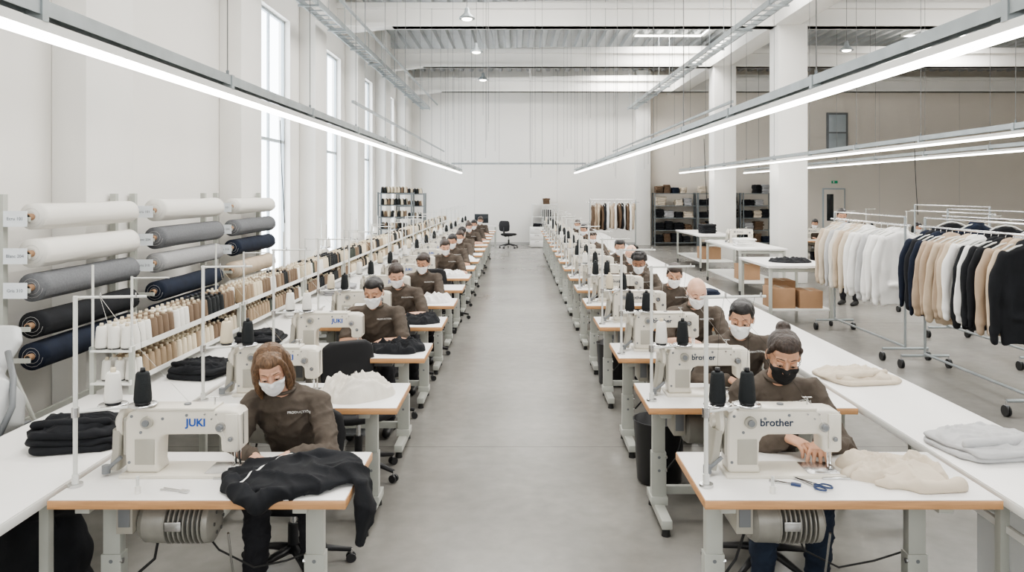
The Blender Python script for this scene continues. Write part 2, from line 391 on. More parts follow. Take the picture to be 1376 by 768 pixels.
# ---------------------------------------------------------------- sewing table
def table_mesh():
    m=MB(); hw_=.6; hd=.285
    m.bb(-hw_,hw_,-hd,hd,.722,.756,'beech'); m.bb(-hw_+.003,hw_-.003,-hd+.003,hd-.003,.756,.760,'laminate')
    for s,x in((-1,-.49),(1,.40)):
        m.box((x,.02,.40),(.075,.05,.62),'leg_paint'); m.box((x,.02,.25),(.088,.062,.32),'leg_paint')
        m.box((x,0,.70),(.06,.46,.035),'leg_paint'); m.box((x,0,.075),(.06,.52,.05),'leg_paint')
        m.box((x,.02,.12),(.10,.10,.05),'leg_paint')
        for y in(-.22,.22): m.cyl((x,y,0),(x,y,.05),.026,.02,12,'rubber')
        for z in(.3,.38): m.cyl((x-s*.05,.0,z),(x-s*.038,.0,z),.012,seg=8,m='steel'); m.cyl((x,-.012,z),(x,-.006,z),.009,seg=8,m='machine_mid')
    m.box((-.045,.06,.16),(.86,.035,.05),'leg_paint'); m.box((-.045,.12,.69),(.86,.03,.03),'leg_paint')
    R=Ry(90); cx=-.2; z0=.56
    m.lathe([(.03,-.15),(.075,-.145),(.092,-.12),(.095,-.02)],(cx,.0,z0),24,'motor_paint',R)
    m.lathe([(.078,-.03),(.078,.13)],(cx,0,z0),24,'motor_dark',R)
    for k in range(8): z=-.03+k*.021; m.lathe([(.07,z),(.097,z+.002),(.097,z+.009),(.07,z+.011)],(cx,0,z0),24,'motor_paint',R)
    m.lathe([(.095,.135),(.092,.16),(.06,.178),(.02,.18)],(cx,0,z0),24,'motor_paint',R)
    for k in range(6):
        w=k*math.pi/3; m.cyl((cx+.17,.05*math.cos(w),z0+.05*math.sin(w)),(cx+.182,.05*math.cos(w),z0+.05*math.sin(w)),.008,seg=8,m='motor_dark')
    m.box((cx+.02,-.02,z0+.1),(.11,.09,.04),'cream_dark'); m.box((cx+.02,-.099,z0+.01),(.07,.004,.04),'steel')
    m.cyl((cx-.15,0,z0),(cx-.19,0,z0),.04,seg=18,m='steel'); m.box((cx,0,.685),(.16,.13,.06),'cream_dark')
    m.box((-.385,.0,.63),(.07,.2,.18),'cream_dark'); m.box((-.385,-.102,.63),(.05,.006,.12),'machine_mid'); m.box((.22,.05,.68),(.2,.2,.07),'machine_mid')
    m.box((cx-.17,0,.66),(.02,.05,.16),'machine_mid')
    m.tube([(-.35,.05,.55),(-.33,.1,.45),(-.36,.12,.33),(-.42,.08,.28)],.007,6,'rubber')
    m.tube([(cx+.1,.05,.48),(cx+.14,.1,.38),(.1,.1,.3),(.25,.08,.34),(.38,.05,.4)],.005,6,'rubber')
    m.box((.02,.12,.12),(.34,.24,.018),'machine_mid',Rx(12)); m.cyl((.02,.1,.13),(.02,.0,.5),.006,seg=6,m='steel'); m.box((.02,.12,.15),(.5,.02,.02),'leg_paint')
    return m.build('sewing_table',.003,2)
TAB=table_mesh()
def machine_mesh(label,lm,lx_):
    m=MB()
    P=[(-.245,.012),(-.25,.08),(-.25,.235),(-.238,.272),(-.21,.288),(.205,.288),(.235,.280),(.25,.262),(.252,.115),(.240,.100),(.175,.100),(.168,.112),(.165,.170),(.15,.180),(-.07,.178),(-.095,.168),(-.108,.145),(-.112,.05),(-.10,.012)]
    m.prism(P,-.058,.058,'cream_enamel')
    mm=m.build('a',.014,4)
    m=MB(); m.mesh_in(mm,'cream_enamel')
    bpy.data.meshes.remove(mm)
    q=MB()
    q.bb(-.26,.27,-.09,.09,0,.014,'cream_enamel'); q.bb(.10,.24,-.07,.07,.014,.017,'steel')
    q.bb(.15,.27,-.10,.10,0,.008,'steel')
    q.bb(-.2,.14,-.06,.05,.285,.296,'cream_enamel')
    q.bb(-.205,-.12,-.062,-.055,.05,.16,'cream_dark')
    q.bb(.19,.245,-.064,-.055,.12,.27,'cream_enamel')
    q.bb(-.26,-.245,-.05,.05,.09,.25,'cream_dark')
    me=q.build('q',.003,2)
    nm=[x.name for x in me.materials]
    vs=[v.co.copy() for v in me.vertices]
    for i,n in enumerate(nm):
        m.add([v for v in vs],[tuple(p.vertices) for p in me.polygons if p.material_index==i],n,False)
    R=Ry(-90)
    m.lathe([(.02,0),(.06,0),(.068,.006),(.068,.02),(.055,.026),(.03,.03),(.028,.045),(.01,.047)],(-.262,0,.225),28,'cream_enamel',R)
    m.cyl((-.262,0,.225),(-.30,0,.225),.026,seg=16,m='machine_mid')
    m.loft([((-.285,0,.20),.022,.065),((-.295,0,.10),.022,.05),((-.31,0,.02),.022,.045)],'cream_dark',16,power=4)
    m.cyl((-.34,-.05,.02),(-.27,-.05,.08),.009,seg=8,m='machine_mid'); m.cyl((-.335,-.05,.01),(-.335,-.05,.045),.018,seg=12,m='machine_mid')
    m.cyl((.212,0,.10),(.212,0,.035),.006,seg=8,m='chrome'); m.cyl((.212,0,.04),(.212,0,.016),.0015,seg=5,m='chrome'); m.cyl((.228,0.01,.10),(.228,0.01,.03),.005,seg=8,m='chrome'); m.box((.22,-.006,.022),(.025,.04,.006),'chrome')
    for (x,z,r) in((.17,.215,.020),(.215,.165,.011),(-.15,.235,.026)):
        m.cyl((x,-.058,z),(x,-.074,z),r,seg=20,m='steel' if r<.025 else 'cream_dark'); m.cyl((x,-.074,z),(x,-.085,z),r*.55,seg=14,m='machine_mid')
    for (x,z) in((.232,.25),(.2,.13),(-.23,.06),(-.13,.06),(-.22,.26),(.02,.265),(-.085,.25),(-.18,.19)): m.cyl((x,-.058,z),(x,-.0605,z),.0065,seg=10,m='machine_mid')
    for (x,z) in((.13,.25),(.15,.27),(.1,.27)): m.cyl((x,-.056,z),(x,-.066,z),.004,seg=6,m='steel')
    m.cyl((.254,-.02,.27),(.254,-.02,.13),.003,seg=6,m='steel')
    m.cyl((.12,0,.29),(.12,0,.33),.004,seg=6,m='steel'); m.cyl((.10,0,.328),(.14,0,.328),.003,seg=6,m='steel')
    m.cyl((.0,.0,.29),(.0,.0,.302),.015,seg=14,m='machine_mid')
    m.tube([(.10,.01,.33),(.13,-.05,.30),(.17,-.075,.22),(.2,-.07,.15),(.212,-.02,.06),(.212,0,.03)],.0008,4,'th_white')
    m.text(label,.046,lm,Matrix.Translation((lx_,-.0595,.218))@Matrix.Rotation(math.pi/2,4,'X'),off=.0012 if lm=='logo_blue' else .0006)
    m2=m.build('sewing_machine'); m2.set_sharp_from_angle(angle=math.radians(35))
    return m2
MJ=machine_mesh('JUKI','logo_blue',.06); MBm=machine_mesh('brother','logo_dark',-.035)
def spool(m,x,y,z,mt,s=1.,seg=12):
    m.lathe([(.031*s,0),(.031*s,.008*s)],(x,y,z),seg,'plastic_black',smooth=False)
    m.lathe([(.034*s,.008*s),(.036*s,.02*s),(.032*s,.075*s),(.027*s,.125*s),(.023*s,.132*s)],(x,y,z),seg,mt)
    m.lathe([(.012*s,.132*s),(.010*s,.150*s)],(x,y,z),8,'plastic_black' if mt in('th_black','th_olive') else 'th_cream')
def stand_mesh(c1,c2,seg=16):
    m=MB()
    m.cyl((0,0,0),(0,0,.80),.0095,seg=10,m='pole_white'); m.cyl((0,0,0),(0,0,.012),.03,seg=16,m='steel'); m.cyl((0,0,.0),(0,0,.05),.014,seg=12,m='pole_white')
    m.cyl((-.02,.02,.79),(.27,.06,.79),.006,seg=8,m='pole_white')
    for x in(.09,.24): m.cyl((x,.03,.79),(x,.03,.81),.004,seg=6,m='steel')
    m.cyl((0,0,.31),(.22,.14,.30),.006,seg=8,m='pole_white'); m.cyl((0,0,.31),(.09,.15,.30),.006,seg=8,m='pole_white'); m.cyl((0,0,.29),(0,0,.33),.016,seg=12,m='steel')
    for (x,y,c) in((.085,.14,c1),(.215,.14,c2)):
        m.lathe([(.02,.30),(.058,.300),(.062,.304),(.058,.309),(.02,.306)],(x,y,0),24,'steel'); spool(m,x,y,.309,c,1.05,seg)
        m.tube([(x,y,.47),(x,y-.02,.62),(x,.035,.79)],.0007,4,c)
    m.tube([(.09,.03,.79),(.25,.0,.6),(.45,.06,.34)],.0007,4,c1)
    return m.build('thread_stand')
ST1=stand_mesh('th_white','th_black'); ST2=stand_mesh('th_black','th_black'); ST3=stand_mesh('th_cream','th_black'); ST4=stand_mesh('th_white','th_white')
# ---------------------------------------------------------------- office chair
def chair_mesh():
    m=MB()
    a=MB(); a.loft([((0,0,.41),.20,.19),((0,0,.43),.235,.225),((0,0,.465),.24,.23),((0,0,.485),.20,.19)],'x',28,power=3.2)
    me=remesh(a,.012,4); m.mesh_in(me,'chair_black')
    a=MB(); a.loft([((0,.25,.56),.15,.03),((0,.265,.60),.195,.035),((0,.275,.74),.21,.035),((0,.27,.86),.19,.033),((0,.26,.90),.14,.025)],'x',28,power=3)
    me=remesh(a,.012,4); m.mesh_in(me,'chair_black')
    m.box((0,.29,.55),(.06,.015,.26),'plastic_black'); m.tube([(0,.05,.40),(0,.22,.39),(0,.29,.44),(0,.295,.7)],.018,8,'plastic_black')
    m.cyl((0,0,.10),(0,0,.28),.028,seg=14,m='plastic_black'); m.cyl((0,0,.28),(0,0,.41),.016,seg=12,m='steel'); m.box((0,0,.40),(.16,.2,.03),'plastic_black')
    m.tube([(.05,0,.40),(.2,0,.39),(.24,0,.39)],.006,6,'plastic_black')
    for k in range(5):
        w=2*math.pi*k/5+.3; c,s=math.cos(w),math.sin(w)
        m.tube([(0,0,.13),(c*.12,s*.12,.115),(c*.3,s*.3,.075)],[.028,.022,.014],8,'plastic_black')
        m.cyl((c*.3,s*.3,.08),(c*.3,s*.3,.05),.008,seg=6,m='steel')
        for d in(-.014,.014): m.cyl((c*.3-s*(d-.008),s*.3+c*(d-.008),.027),(c*.3-s*(d+.008),s*.3+c*(d+.008),.027),.027,seg=14,m='plastic_black')
    return m.build('office_chair')
CH=chair_mesh()
# ---------------------------------------------------------------- people
def ik(S,T,a,b_,pole):
    d=T-S; L=min(d.length,a+b_-.002); u=d.normalized(); x=(a*a-b_*b_+L*L)/(2*L); h=math.sqrt(max(a*a-x*x,0))
    p=(pole-u*pole.dot(u)).normalized(); return S+u*x+p*h,S+u*L
def person_mesh(skin='skin_a',hair='hair_dark',style='short',mask='mask_white',yaw=0,pitch=32,roll=0,lx=0,hands=((-.1,-.55),(.1,-.55)),long_sleeve=False,female=True,
                stand=False,trouser='trouser',fine=False,logo=True,curl=22,shirt='shirt'):
    m=MB(); dz=.42 if stand else 0; wv=.95 if female else 1.06
    vb=.009 if fine else .013; vh=.0042 if fine else .006; vhand=.0034 if fine else .0045
    O=V((0,0,dz))
    def q(x,y,z): return V((x*wv+lx*max(0,(z-.5))/.5,y,z))+O
    t=MB()
    t.loft([(q(0,.01,.47),.175*wv,.135),(q(0,0,.55),.165*wv,.128),(q(0,-.045,.68),.152*wv,.114),(q(0,-.10,.80),.164*wv,.117),(q(0,-.15,.91),.178*wv,.115),(q(0,-.18,.975),.165*wv,.098),(q(0,-.20,1.015),.115*wv,.08),(q(0,-.215,1.04),.068,.062)],'x',26)
    if female:
        for s in(-1,1): t.ell(q(s*.07,-.19,.865),(.07,.06,.065),'x')
    arms=[]
    for s in(-1,1):
        hd_=hands[0 if s<0 else 1]
        S=q(s*.178,-.185,.965); T=V((hd_[0],hd_[1],(.80 if not stand else .98)+(hd_[2] if len(hd_)>2 else 0)))
        E,W=ik(S,T,.285,.25,V((s*.75,.25,-.65)))
        t.cap(q(s*.12,-.18,.975),S,.06,.062,'x')
        if long_sleeve:
            t.chain([S,S.lerp(E,.5),E,E.lerp(W,.5),E.lerp(W,.88),E.lerp(W,.95)],[.062,.058,.053,.050,.044,.034],'x')
        else:
            t.chain([S,S.lerp(E,.5),S.lerp(E,.82)],[.062,.060,.058],'x')
        arms.append((s,S,E,W))
    def wr(c):
        # drape folds: broad noise plus narrow diagonal creases running across torso and sleeves
        n=noise.noise(V((c.x*9,c.y*9,c.z*7+3)))*.6
        cr=ridge(c.x*7+c.z*5,c.y*8,c.z*13-c.x*6)**2
        cr2=ridge(c.x*16-c.z*9,c.y*12+4,c.z*20+c.x*5)**2
        return n*.008+cr*.011+cr2*.005-.005
    me=remesh(t,vb,3,wr); m.mesh_in(me,shirt)
    bvh=BVHTree.FromPolygons([v.co for v in me.vertices],[tuple(p.vertices) for p in me.polygons])
    ring=[]; c=q(0,-.215,1.045)
    for k in range(25):
        w=2*math.pi*k/24; ring.append(c+V((math.cos(w)*.066,math.sin(w)*.062-.004,-math.sin(w)*-.016)))
    m.tube(ring,.009,8,shirt)
    if logo:
        lm=MB(); lm.text('PRODUCTION',.018,'logo_white',Matrix.Rotation(math.pi/2,4,'X'),ext=0.,off=.0005)
        vs=[]
        for p in lm.v:
            px=V((p[0]+.085,-.6,p[2]+.925))+O; px.x+=lx*.8
            h=bvh.ray_cast(px,V((0,1,0)))
            vs.append((h[0]+V((0,-.003,0))) if h[0] else V((px.x,-.3,px.z)))
        m.add(vs,lm.f,'logo_white')
    t=MB()
    for s in(-1,1):
        if stand: H,K,A=V((s*.09,0,.93)),V((s*.10,-.01,.5)),V((s*.11,.03,.09))
        else: H,K,A=V((s*.09,0,.53)),V((s*.13,-.40,.53)),V((s*.14,-.40 if s<0 else -.33,.10))
        t.chain([H,H.lerp(K,.5),K,K.lerp(A,.35),K.lerp(A,.95)],[.098,.088,.066,.066,.052],'x')
        t.ell((s*.06,.03,(.93 if stand else .52)),(.11,.12,.10),'x')
        sh=MB(); sh.chain([A+V((0,.03,-.045)),A+V((0,-.06,-.05)),A+V((0,-.15,-.06))],[.045,.042,.036],'x'); sh.cap(A,A+V((0,.01,-.03)),.042,.045,'x')
        mm=remesh(sh,.01,3)
        for v in mm.vertices: v.co.z=max(v.co.z,.004)
        m.mesh_in(mm,'shoe')
    me=remesh(t,vb*1.1,3,wr); m.mesh_in(me,trouser)
    for s,S,E,W in arms:
        t=MB()
        if not long_sleeve: t.chain([S.lerp(E,.6),E,E.lerp(W,.35),W],[.043,.040,.040,.027],'x')
        else: t.chain([E.lerp(W,.8),W],[.028,.026],'x')
        d=(W-E).normalized(); d=V((d.x*.6-s*.15,d.y-.45,-.12)).normalized(); up=V((0,0,1)); xs=d.cross(up).normalized()
        if xs.x*s>0: xs=-xs
        up=xs.cross(d).normalized()
        if up.z<0: up=-up
        def hp(a,b2,c2): return W+xs*a+d*b2+up*c2
        t.loft([(hp(0,-.01,0),.027,.021),(hp(0,.03,.002),.036,.020),(hp(0,.062,.003),.042,.016),(hp(0,.088,0),.039,.012)],'x',18,side=xs)
        for i,(bx,L,sp) in enumerate(((.031,.072,.16),(.0105,.080,.04),(-.0105,.074,-.08),(-.030,.058,-.22))):
            p=hp(bx,.078,.002); pts=[hp(bx*.9,.05,.001),p]; ang=8
            for k,fr in enumerate((.45,.32,.23)):
                ang+=curl*(1. if k else .6)+ (i*2)
                a_=math.radians(ang); dirv=(d*math.cos(a_)+xs*sp*.9-up*math.sin(a_)).normalized(); p=p+dirv*L*fr; pts.append(p)
            t.chain(pts,[.010,.0095,.0088,.008,.0068],'x',10)
        p0=hp(.026,.018,-.004); p1=p0+(xs*.75+d*.65-up*.25).normalized()*.042; p2=p1+(xs*.25+d*.95-up*.2).normalized()*.030
        t.chain([p0,p1,p2],[.016,.0115,.0085],'x',10)
        mm=remesh(t,vhand,2); m.mesh_in(mm,skin)
    t=MB(); Hc=q(lx*.3,-.285,1.155)
    t.loft([(q(0,-.20,1.0),.07,.06),(q(0,-.215,1.05),.054*wv,.054),(Hc+V((0,.045,-.05)),.050*wv,.055),(Hc+V((0,.03,0)),.05,.05)],'x',18)
    mm=remesh(t,.009,3); m.mesh_in(mm,skin)
    MH=Matrix.Translation(Hc)@Matrix.Rotation(math.radians(yaw),4,'Z')@Matrix.Rotation(math.radians(roll),4,'Y')@Matrix.Rotation(math.radians(pitch),4,'X')
    fs=.98 if female else 1.02
    MH=MH@Matrix.Scale(fs,4)
    t=MB()
    t.ell((0,.018,.028),(.075,.094,.086),'x'); t.ell((0,-.022,-.02),(.063,.066,.075),'x'); t.ell((0,-.03,-.066),(.047 if female else .056,.052,.042),'x')
    t.ell((0,-.030,.045),(.060,.050,.048),'x')
    t.ell((0,-.066,-.094),(.022,.019,.016),'x')
    t.cap((0,-.084,.012),(0,-.102,-.028),.0085,.012,'x')
    for s in(-1,1):
        t.ell((s*.011,-.094,-.032),(.008,.009,.007),'x'); t.cap((s*.012,-.079,.030),(s*.045,-.065,.026),.010,.009,'x')
        t.ell((s*.038,-.060,-.026),(.024,.026,.020),'x'); t.ell((s*.077,.012,-.006),(.007,.017,.030),'x',Rz(s*-15)); t.ell((s*.073,.002,-.01),(.008,.010,.018),'x')
    t.cap((-.018,-.084,-.058),(.018,-.084,-.058),.0075,.0075,'x')
    hm=remesh(t,vh,3)
    hb=BVHTree.FromPolygons([v.co for v in hm.vertices],[tuple(p.vertices) for p in hm.polygons])
    m.mesh_in(hm,skin,MH)
    h=MB(); hb_=hair if style!='bald' else 'hair_dark'
    for s in(-1,1):
        h.ell((s*.030,-.0745,.006),(.0135,.0115,.0100),'eye_white'); h.ell((s*.030,-.0845,.001),(.0062,.003,.006),'eye_iris')
        h.ell((s*.030,-.0760,.0105),(.0150,.0125,.0090),skin)
        h.tube([(s*.016,-.0865,.002),(s*.030,-.0905,.0015),(s*.045,-.082,.003)],.0014,5,'hair_black')
        h.tube([(s*.014,-.0915,.036),(s*.030,-.0880,.041),(s*.048,-.075,.036)],[.0016,.0026,.0013],6,hb_)
    m.add(h.v,[f for f in h.f],'x',True,MH)
    n=len(h.f); m.m[-n:]=h.m
    if mask:
        nu,nv=25,15; vs=[]
        for j in range(nv):
            for i in range(nu):
                u=i/(nu-1)*2-1; v=j/(nv-1); th=u*math.radians(66)
                zt=-.006-.016*abs(u)**1.5; zb=-.108+.048*abs(u)**1.6; z=zt+(zb-zt)*v
                dr_=V((math.sin(th),-math.cos(th),0)); cc=V((0,0,z*1.0))
                hh=hb.ray_cast(cc+dr_*.3,-dr_); r=(hh[0]-cc).length if hh[0] else .05
                rs=.088*(1-.12*abs(u)**1.4)*(1-.32*max(0,v-.55)**1.5) + .012*(1-abs(u))*(1-abs(v-.35))
                r=max(r+.0045,rs if abs(u)<.75 else r+.004)+.0014*math.sin(v*math.pi*6)
                vs.append(cc+dr_*r)
        fc=[(j*nu+i,j*nu+i+1,(j+1)*nu+i+1,(j+1)*nu+i) for j in range(nv-1) for i in range(nu-1)]
        m.add(vs,fc,mask,True,MH)
        for s in(-1,1):
            for zz,jj in((-.02,0),(-.06,nv-1)):
                e=vs[jj*nu+(0 if s<0 else nu-1)]
                mt=MB(); mt.tube([e,V((s*.078,-.02,zz*.4+.0)),V((s*.083,.022,zz*.5+.02 if jj==0 else zz*.6))],.0016,5,mask); m.add(mt.v,mt.f,mask,True,MH)
    def hw_(c):
        return noise.noise(V((c.x*90,c.y*90,c.z*10)))*.0018+noise.noise(V((c.x*30,c.y*30,c.z*8+5)))*.002
    t=MB()
    if style!='bald':
        t.ell((0,.028,.042),(.0805,.092,.084),'x')
        if style=='short': t.ell((0,-.006,.080),(.066,.074,.045),'x')
        else: t.ell((0,-.004,.077),(.068,.074,.047),'x')
        if style=='bun':
            t.ell((0,.105,.095),(.038,.036,.036),'x'); t.ell((0,.085,.06),(.03,.04,.03),'x')
        if style in('bun','pony'):
            for s in(-1,1): t.cap((s*.062,-.026,.060),(s*.074,.014,.0),.017,.010,'x')
        if style=='short':
            for s in(-1,1): t.cap((s*.064,-.022,.058),(s*.072,-.002,.012),.014,.008,'x')
        if style=='pony': t.chain([(0,.10,.05),(0,.145,.02),(0,.15,-.08),(0,.13,-.16)],[.025,.03,.026,.012],'x')
        if style=='curly':
            r=random.Random(5)
            for k in range(46):
                a=r.uniform(0,6.28); zz=r.uniform(.0,1.)
                if math.sin(a)>-.5 or zz>.75: t.ell((math.cos(a)*.082*math.sqrt(1-zz*zz*.8),.04+math.sin(a)*.086*math.sqrt(1-zz*zz*.8),.04+zz*.085),(.022,.022,.022),'x')
        if style=='long':
            for s in(-1,1):
                t.chain([(s*.020,-.034,.110),(s*.050,-.042,.085),(s*.072,-.036,.035),(s*.079,-.030,-.03),(s*.080,-.030,-.09),(s*.070,-.032,-.15)],[.012,.016,.015,.017,.018,.008],'x')
                t.chain([(s*.05,.03,.08),(s*.078,.02,.0),(s*.084,.02,-.08),(s*.074,.02,-.16)],[.03,.028,.028,.016],'x')
            t.chain([(0,.09,.05),(0,.105,-.04),(0,.095,-.16)],[.05,.055,.035],'x'); t.chain([(-.05,.08,0),(-.05,.08,-.16)],[.045,.03],'x'); t.chain([(.05,.08,0),(.05,.08,-.16)],[.045,.03],'x')
        hm2=remesh(t,.005 if fine else .007,2,hw_); m.mesh_in(hm2,hair,MH)
        if style=='long' and fine:
            r=random.Random(11); mt=MB()
            for k in range(360):
                s=r.choice((-1,1)); f=r.uniform(-.78,.95); cw=math.sqrt(1-f*f); pp=[]
                for a in range(8):
                    th=math.radians(2+a*12.5)
                    pp.append(V((s*.0845*cw*math.sin(th),.026+.094*f+.018*(1-f)*math.sin(th)*.5,.040+.0875*(cw*.85+.15)*math.cos(th))))
                e=pp[-1]; xx=max(abs(e.x),.070)+r.uniform(.002,.016); L=r.uniform(.14,.19)
                for a in range(1,7):
                    q_=a/6; pp.append(V((s*(abs(e.x)+(xx-abs(e.x))*min(1,q_*2)-.016*q_*q_)+r.uniform(-.0015,.0015),e.y+(-.008 if f<0 else -.0)*q_,e.z-L*q_)))
                mt.tube(pp,[.0020]+[.0030]*(len(pp)-4)+[.0026,.0018,.0006],4,hair)
            m.add(mt.v,mt.f,hair,True,MH)
    me=m.build('seamstress'); return me
WOM1=person_mesh('skin_a','hair_brown','long','mask_white',yaw=12,pitch=27,roll=-7,lx=-.06,hands=((-.09,-.55),(.06,-.53)),long_sleeve=True,fine=True)
WOM2=person_mesh('skin_b','hair_dark','bun','mask_black',yaw=-8,pitch=23,roll=4,lx=.0,hands=((-.03,-.42,.01),(.10,-.47)),long_sleeve=True,fine=True,trouser='jeans')
MAN1=person_mesh('skin_b','hair_black','short','mask_white',yaw=-5,pitch=18,hands=((-.06,-.55),(.12,-.55)),female=False)
WOM3=person_mesh('skin_a','hair_dark','bun','mask_white',yaw=14,pitch=24,roll=-4,lx=-.03,hands=((-.06,-.55),(.12,-.55)))
WOM4=person_mesh('skin_b','hair_dark','pony','mask_white',yaw=-10,pitch=20,roll=3,lx=.02,hands=((-.09,-.55),(.09,-.55)))
MAN2=person_mesh('skin_b','hair_black','short','mask_white',yaw=-20,pitch=18,roll=5,lx=-.02,hands=((-.16,-.5),(.0,-.55)),female=False,long_sleeve=True)
MAN3=person_mesh('skin_d','hair_dark','bald','mask_white',yaw=0,pitch=26,hands=((-.10,-.54),(.06,-.55)),female=False)
WOM5=person_mesh('skin_c','hair_black','curly','mask_white',yaw=-12,pitch=20,lx=-.03,hands=((-.1,-.55),(.1,-.55)),long_sleeve=True)
STD=person_mesh('skin_b','hair_black','short','mask_white',yaw=30,pitch=20,hands=((-.12,-.42),(.12,-.42)),female=False,stand=True,shirt='cl_black')
# ---------------------------------------------------------------- cloth
def crumple(w,d,h,seed,mt,n=70,fold=1.):
    m=MB(); vs=[];fs=[]
    S=seed*7.3; an=seed*1.1; ca,sa=math.cos(an),math.sin(an)
    for j in range(n+1):
        for i in range(n+1):
            u=i/n*2-1; v=j/n*2-1; a=math.atan2(v,u)
            rr=max(abs(u),abs(v)); L=math.hypot(u,v) or 1; k=rr/L
            e=1+.22*noise.noise(V((math.cos(a)*1.6,math.sin(a)*1.6,S)))+.04*noise.noise(V((math.cos(a)*5,math.sin(a)*5,S)))
            px,py=u*k*e,v*k*e
            px=px*(1+.18*(1-abs(px)));py=py*(1+.18*(1-abs(py)))
            prof=max(0,1-rr**5)**.6
            A=px*ca+py*sa; B=-px*sa+py*ca; wv=noise.noise(V((px*1.3,py*1.3,S)))
            rd=ridge(A*2.2+wv,B*.9,S+9)**1.5; rd2=ridge(A*1.2+4,B*2.6+wv*1.5,S+4)**2; rd3=ridge(A*5,B*3,S+20)**2
            z=h*prof*(.38+fold*(.34*rd+.22*rd2+.07*rd3)+.22*noise.noise(V((px*1.3,py*1.3,S+2))))
            vs.append((px*w/2,py*d/2,max(z,.001 if rr<1 else 0)))
    for j in range(n):
        for i in range(n): q=j*(n+1)+i; fs.append((q,q+1,q+n+2,q+n+1))
    m.add(vs,fs,mt,True); return m
def folded(m,x,y,z,w,d,layers,lh,seed,mt,rz=0):
    r=random.Random(seed)
    for k in range(layers):
        a=rz+r.uniform(-6,6); R=Rz(a); dx,dy=r.uniform(-.012,.012),r.uniform(-.012,.012); ww,dd=w*r.uniform(.93,1.03),d*r.uniform(.93,1.03)
        NS=32; vs=[];fs=[]
        prof=[(.93,0),(.99,.15),(1.0,.45),(.985,.8),(.93,.97),(.6,1.02),(.25,1.0)]
        for (pr,pz) in prof:
            for i in range(NS):
                t_=2*math.pi*i/NS; c_,s_=math.cos(t_),math.sin(t_); c_=math.copysign(abs(c_)**.35,c_); s_=math.copysign(abs(s_)**.35,s_)
                n_=noise.noise(V((c_*2.5,s_*2.5,k*3+seed+pz)))
                p=V((c_*ww/2*pr*(1+.10*n_),s_*dd/2*pr*(1+.10*n_),lh*(pz+.5*noise.noise(V((c_*pr*2.2,s_*pr*2.2,seed+k)))*(1 if pz>.1 else .2))))
                p=R@p; vs.append((p.x+x+dx,p.y+y+dy,max(p.z,0)+z+k*lh*.93))
        for q in range(len(prof)-1):
            for i in range(NS): j=(i+1)%NS; fs.append((q*NS+i,q*NS+j,(q+1)*NS+j,(q+1)*NS+i))
        fs.append(tuple((len(prof)-1)*NS+i for i in range(NS))); m.add(vs,fs,mt,True)
def pile(name,x,y,z,w,d,layers,lh,seed,mt,rz=0,top=None):
    m=MB(); folded(m,0,0,0,w,d,layers,lh,seed,mt,rz)
    if top:
        c=crumple(w*.95,d*.92,top,seed+3,mt,n=50); zz=layers*lh*.93-.006; m.add([(p[0],p[1],p[2]+zz) for p in c.v],c.f,mt,True,Matrix.Rotation(math.radians(rz),4,'Z'))
        # a folded sleeve lying across the top
        t=MB(); t.chain([(-w*.42,-d*.25,zz+top*.45),(0,-d*.32,zz+top*.6),(w*.38,-d*.18,zz+top*.4)],[.022,.026,.02],'x')
        m.add(remesh_v(t),[],mt) if False else m.mesh_in(remesh(t,.009,2,lambda c:noise.noise(c*22)*.006),mt,Matrix.Rotation(math.radians(rz),4,'Z'))
    return obj(name,m.build(name),(x,y,z))
def crum(name,x,y,z,w,d,h,seed,mt,rz=0,**k):
    m=crumple(w,d,h,seed,mt,**k); return obj(name,m.build(name),(x,y,z),math.radians(rz))
TZ=.7605
# ---------------------------------------------------------------- the two sewing rows
NT=17
LX,RXc=-1.29,1.355
for k in range(NT):
    y=3.335+1.3*k
    obj('sewing_table',TAB,(LX,y,0)); obj('sewing_table',TAB,(RXc,y,0))
    obj('sewing_machine',MJ,(LX-.17,y+.03,TZ)); obj('sewing_machine',MBm,(RXc-.19,y+.03,TZ))
    obj('thread_stand',(ST1,ST3,ST4,ST3)[k%4],(LX-.57,y-.14,TZ)); obj('thread_stand',(ST2,ST1,ST2,ST3)[k%4],(RXc-.56,y-.14,TZ))
Lp={0:(WOM1,-1.12,.97),2:(MAN1,-1.20,1),3:(WOM3,-1.17,1),4:(WOM4,-1.14,1),6:(WOM3,-1.05,1),7:(MAN1,-1.1,1),8:(WOM4,-1.1,1),9:(MAN2,-1.1,1),11:(WOM3,-1.1,1),12:(MAN1,-1.1,1),14:(WOM4,-1.1,1)}
Rp={0:(WOM2,1.31,1.03),1:(MAN2,1.52,1),2:(MAN3,1.50,1),3:(WOM4,1.55,1),4:(WOM5,1.48,1),5:(MAN3,1.54,1),6:(MAN1,1.56,1),8:(WOM3,1.45,1),10:(MAN2,1.5,1),12:(WOM4,1.5,1)}
for D in(Lp,Rp):
    for k,(me,x,s) in D.items():
        y=3.335+1.3*k
        obj('garment_worker',me,(x,y+.69,0),0,None,s)
        obj('office_chair',CH,(x-(.07 if s<1 else 0),y+.70,0),random.uniform(-.12,.12),None,(1,1,.86) if k==0 else 1.)
obj('office_chair',CH,(-1.12,3.335+1.3+.72,0),.5); obj('office_chair',CH,(-1.15,3.335+6.5+.7,0),.2)
